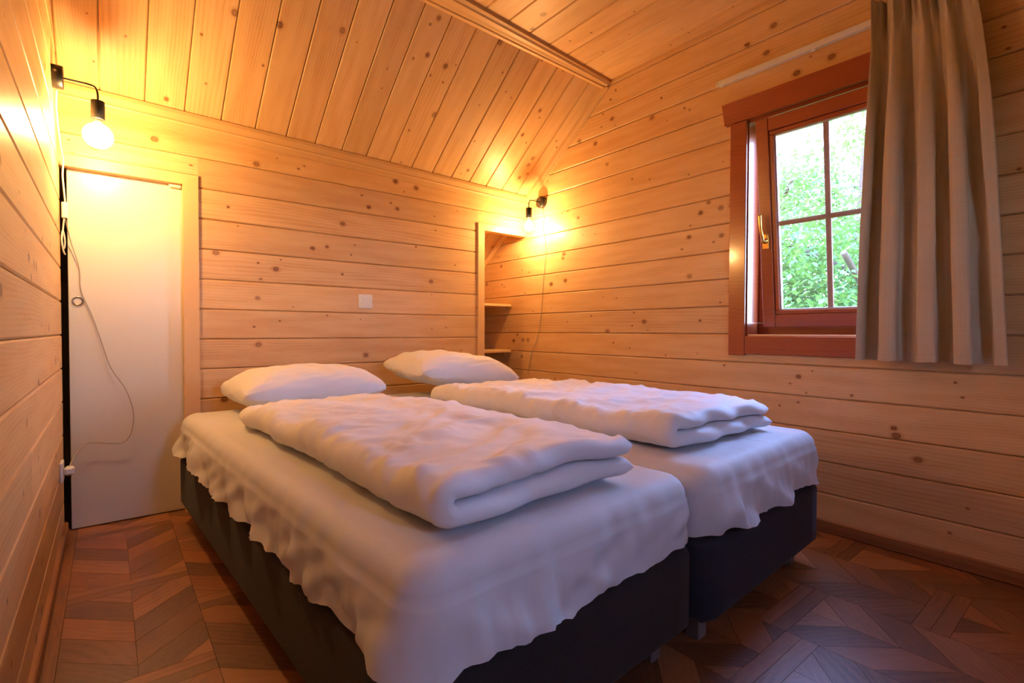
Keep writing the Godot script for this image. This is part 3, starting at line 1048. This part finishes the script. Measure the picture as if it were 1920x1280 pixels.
func build_small_things() -> void:
	# lamp leads
	var c := thing("lamp_cord", "white lead hanging down the corner and across the white door to the socket", "cord")
	part("lead", tube([Vector3(WL + 0.012, 1.866, 0.3), Vector3(WL + 0.008, 1.8, 0.24), Vector3(WL + 0.01, 1.72, 0.12), Vector3(-0.147, 1.66, 0.035), Vector3(-0.15, 1.60, 0.03), Vector3(-0.148, 1.555, 0.03), Vector3(-0.143, 1.478, 0.03)], 0.0032), M.white, c)
	part("inline_switch", slab(0.022, 0.016, 0.0, 0.07, 0.006, 0.004, 32), M.white, c).position = Vector3(-0.156, 1.407, 0.022)
	part("spare_loop", tube([Vector3(-0.147, 1.408, 0.03), Vector3(-0.152, 1.36, 0.02), Vector3(-0.157, 1.30, 0.012), Vector3(-0.15, 1.275, 0.01), Vector3(-0.146, 1.31, 0.02), Vector3(-0.152, 1.35, 0.03), Vector3(-0.156, 1.31, 0.035), Vector3(-0.151, 1.262, 0.02), Vector3(-0.146, 1.25, 0.01)], 0.0032), M.white, c)
	part("lead", tube([Vector3(-0.144, 1.408, 0.03), Vector3(-0.130, 1.320, -0.020), Vector3(-0.102, 1.202, -0.036), Vector3(-0.096, 1.094, -0.038), Vector3(-0.060, 0.986, -0.036), Vector3(-0.027, 0.863, -0.030), Vector3(0.007, 0.737, -0.026), Vector3(0.061, 0.633, -0.020), Vector3(0.088, 0.529, -0.020), Vector3(0.086, 0.452, -0.020), Vector3(0.067, 0.398, -0.020), Vector3(0.031, 0.380, -0.020), Vector3(-0.070, 0.396, -0.020), Vector3(-0.107, 0.377, 0.0), Vector3(-0.132, 0.337, 0.05), Vector3(-0.138, 0.325, 0.12), Vector3(-0.136, 0.325, 0.18)], 0.0022, 6), M.lead, c)
	part("plug", box(Vector3(WL + 0.012, 0.31, 0.18), Vector3(WL + 0.045, 0.345, 0.222), 0.008), M.white, c)
	var s := thing("wall_socket", "white wall socket low on the boards beside the door", "socket", Vector3(WL, 0.328, 0.2))
	part("plate", box(Vector3(0.0, -0.042, -0.042), Vector3(0.011, 0.042, 0.042), 0.004), M.white, s)
	c = thing("lamp_cord", "thin lead running down the window wall from the lamp above the alcove", "cord")
	part("lead", tube([Vector3(2.546, 1.838, 0.19), Vector3(2.546, 1.76, 0.2), Vector3(2.5465, 1.679, 0.194), Vector3(2.546, 1.516, 0.224), Vector3(2.546, 1.319, 0.202), Vector3(2.546, 1.0, 0.168), Vector3(2.545, 0.838, 0.12), Vector3(2.544, 0.755, 0.071), Vector3(2.54, 0.586, 0.03)], 0.0018, 6), M.lead, c)
	var w := thing("light_switch", "square cream light switch on the boards above the pillows", "switch", Vector3(1.238, 1.098, 0.0))
	part("plate", box(Vector3(-0.045, -0.043, 0.0), Vector3(0.045, 0.043, 0.009), 0.004), M.white, w)
	var rk := part("rocker", box(Vector3(-0.029, -0.029, 0.0), Vector3(0.029, 0.029, 0.006), 0.002), M.white, w)
	rk.position = Vector3(0, 0, 0.0085)
	rk.rotation.x = 0.05


# ------------------------------------------------------------------ curtain
func build_curtain() -> void:
	var rail := thing("curtain_rail", "slim white curtain rail on the boards above the window", "curtain rail", Vector3(WR, 2.215, 0))
	part("track", box(Vector3(-0.03, -0.004, 1.584), Vector3(-0.001, 0.022, 2.86), 0.002), M.white, rail)
	part("end_cap", box(Vector3(-0.031, -0.003, 1.574), Vector3(-0.001, 0.019, 1.5835), 0.002), M.white, rail)
	for z in [1.592, 2.03]:
		part("glider", box(Vector3(-0.02, -0.012, z), Vector3(-0.012, -0.0005, z + 0.022), 0.002), M.white, rail)
	var c := thing("curtain", "taupe woven curtain with pinch pleats drawn to one side of the window", "curtain")
	var top := 2.262
	var hem := 0.8
	var mesh := grid(360, 60, func(u: float, v: float) -> Vector3:
		var back := u > 0.5
		var s := (1.0 - u) * 2.0 if back else u * 2.0
		var y := lerpf(top, hem, v)
		var z0 := lerpf(2.297, 2.258, smoothstep(0.0, 1.0, v))
		var z1 := lerpf(2.575, 2.712, pow(v, 0.55))
		var ph := s * 4.0 + 0.06 * sin(s * 9.0) + 0.05 * noise_a.get_noise_2d(s * 3.0, v * 0.9)
		var wv := cos(TAU * ph)
		wv = signf(wv) * pow(absf(wv), 0.75)
		var amp := lerpf(0.022, 0.035, smoothstep(0.03, 0.5, v)) * (0.85 + 0.3 * noise_b.get_noise_2d(floor(ph + 0.5) * 3.1, 4.0))
		var pin := 1.0 - smoothstep(0.05, 0.13, v)
		var x := -0.094 - amp * wv - 0.012 * pin * cos(TAU * ph * 3.0) - 0.006 * noise_a.get_noise_2d(s * 8.0, v * 3.0)
		x += 0.022 * smoothstep(0.9, 1.0, s) - 0.01 * (1.0 - smoothstep(0.0, 0.06, s))
		var z := lerpf(z0, z1, s) + 0.013 * sin(TAU * ph * 2.0) * smoothstep(0.05, 0.5, v)
		if back:
			x += 0.004
		return Vector3(WR + x, y + (0.004 * noise_a.get_noise_2d(s * 10.0, 3.0) if v > 0.98 else 0.0), z), false, Vector2(2.0, 1.0))
	part("fabric", mesh, M.curtain, c)


# ------------------------------------------------------------------ outside
func build_garden() -> void:
	var g := setting("ground", "grass outside below the window", "ground")
	part("lawn", box(Vector3(2.9, -3.1, -45), Vector3(60, -2.8, 30)), M.grass, g)
	var st := tool_()
	st.set_smooth_group(-1)
	var tip := Vector3(0, 0, 0.5)
	var lf := Vector3(-0.26, 0.06, 0.05)
	var rg := Vector3(0.26, 0.06, 0.05)
	var root := Vector3(0, 0, -0.5)
	for q in [[root, lf, tip], [root, tip, rg]]:
		for p in q:
			st.add_vertex(p)
	var leaf := done(st)
	var spots := [[Vector3(8.2, -2.8, 0.9), 6.6, 2.1], [Vector3(9.0, -2.8, -1.9), 7.2, 2.3], [Vector3(11.5, -2.8, -0.4), 8.4, 2.6], [Vector3(10.5, -2.8, -4.6), 7.4, 2.4], [Vector3(12.8, -2.8, -3.0), 8.6, 2.8], [Vector3(10.8, -2.8, 2.6), 7.6, 2.4], [Vector3(14.5, -2.8, 1.0), 9.0, 3.0], [Vector3(15.0, -2.8, -6.5), 9.2, 3.2]]
	var words := ["nearest the window on the lawn", "with a slim trunk beside the nearest tree", "behind the two nearest trees", "standing apart at the garden edge", "tall and dark at the back", "at the open end of the garden", "tall, behind the open end of the garden", "broad, at the far corner of the garden"]
	for i in spots.size():
		var at: Vector3 = spots[i][0]
		var h: float = spots[i][1]
		var r: float = spots[i][2]
		var t := thing("tree", "leafy green tree %s" % words[i], "tree", at, 0.0, "trees outside the window")
		part("trunk", tube([Vector3.ZERO, Vector3(0.08, h * 0.3, 0.05), Vector3(-0.05, h * 0.6, 0.0), Vector3(0.05, h * 0.9, 0.08)], 0.1, 10), M.bark, t)
		for k in 4:
			var a := TAU * k / 4.0 + i
			part("branch", tube([Vector3(0, h * (0.35 + 0.1 * k), 0), Vector3(cos(a) * r * 0.4, h * (0.43 + 0.1 * k), sin(a) * r * 0.4), Vector3(cos(a) * r * 0.8, h * (0.5 + 0.1 * k), sin(a) * r * 0.8)], 0.035, 8), M.bark, t)
		var count := 26000
		var mm := MultiMesh.new()
		mm.transform_format = MultiMesh.TRANSFORM_3D
		mm.mesh = leaf
		mm.instance_count = count
		var clumps: Array[Vector3] = []
		for k in 90:
			var d := Vector3(rng.randfn(), rng.randfn(), rng.randfn()).normalized() * pow(rng.randf(), 0.4)
			clumps.append(Vector3(d.x * r, h * 0.52 + d.y * h * 0.46, d.z * r))
		for k in count:
			var o: Vector3 = clumps[k % 90] + Vector3(rng.randfn(), rng.randfn() * 0.7, rng.randfn()) * 0.33
			var b := Basis.from_euler(Vector3(rng.randf_range(-0.9, 0.9), rng.randf() * TAU, rng.randf_range(-0.7, 0.7))).scaled(Vector3.ONE * rng.randf_range(0.08, 0.14))
			mm.set_instance_transform(k, Transform3D(b, o))
		var f := MultiMeshInstance3D.new()
		f.name = "foliage"
		f.multimesh = mm
		f.material_override = M["leaf%d" % (i % 3)]
		f.set_meta("kind", "stuff")
		t.add_child(f)
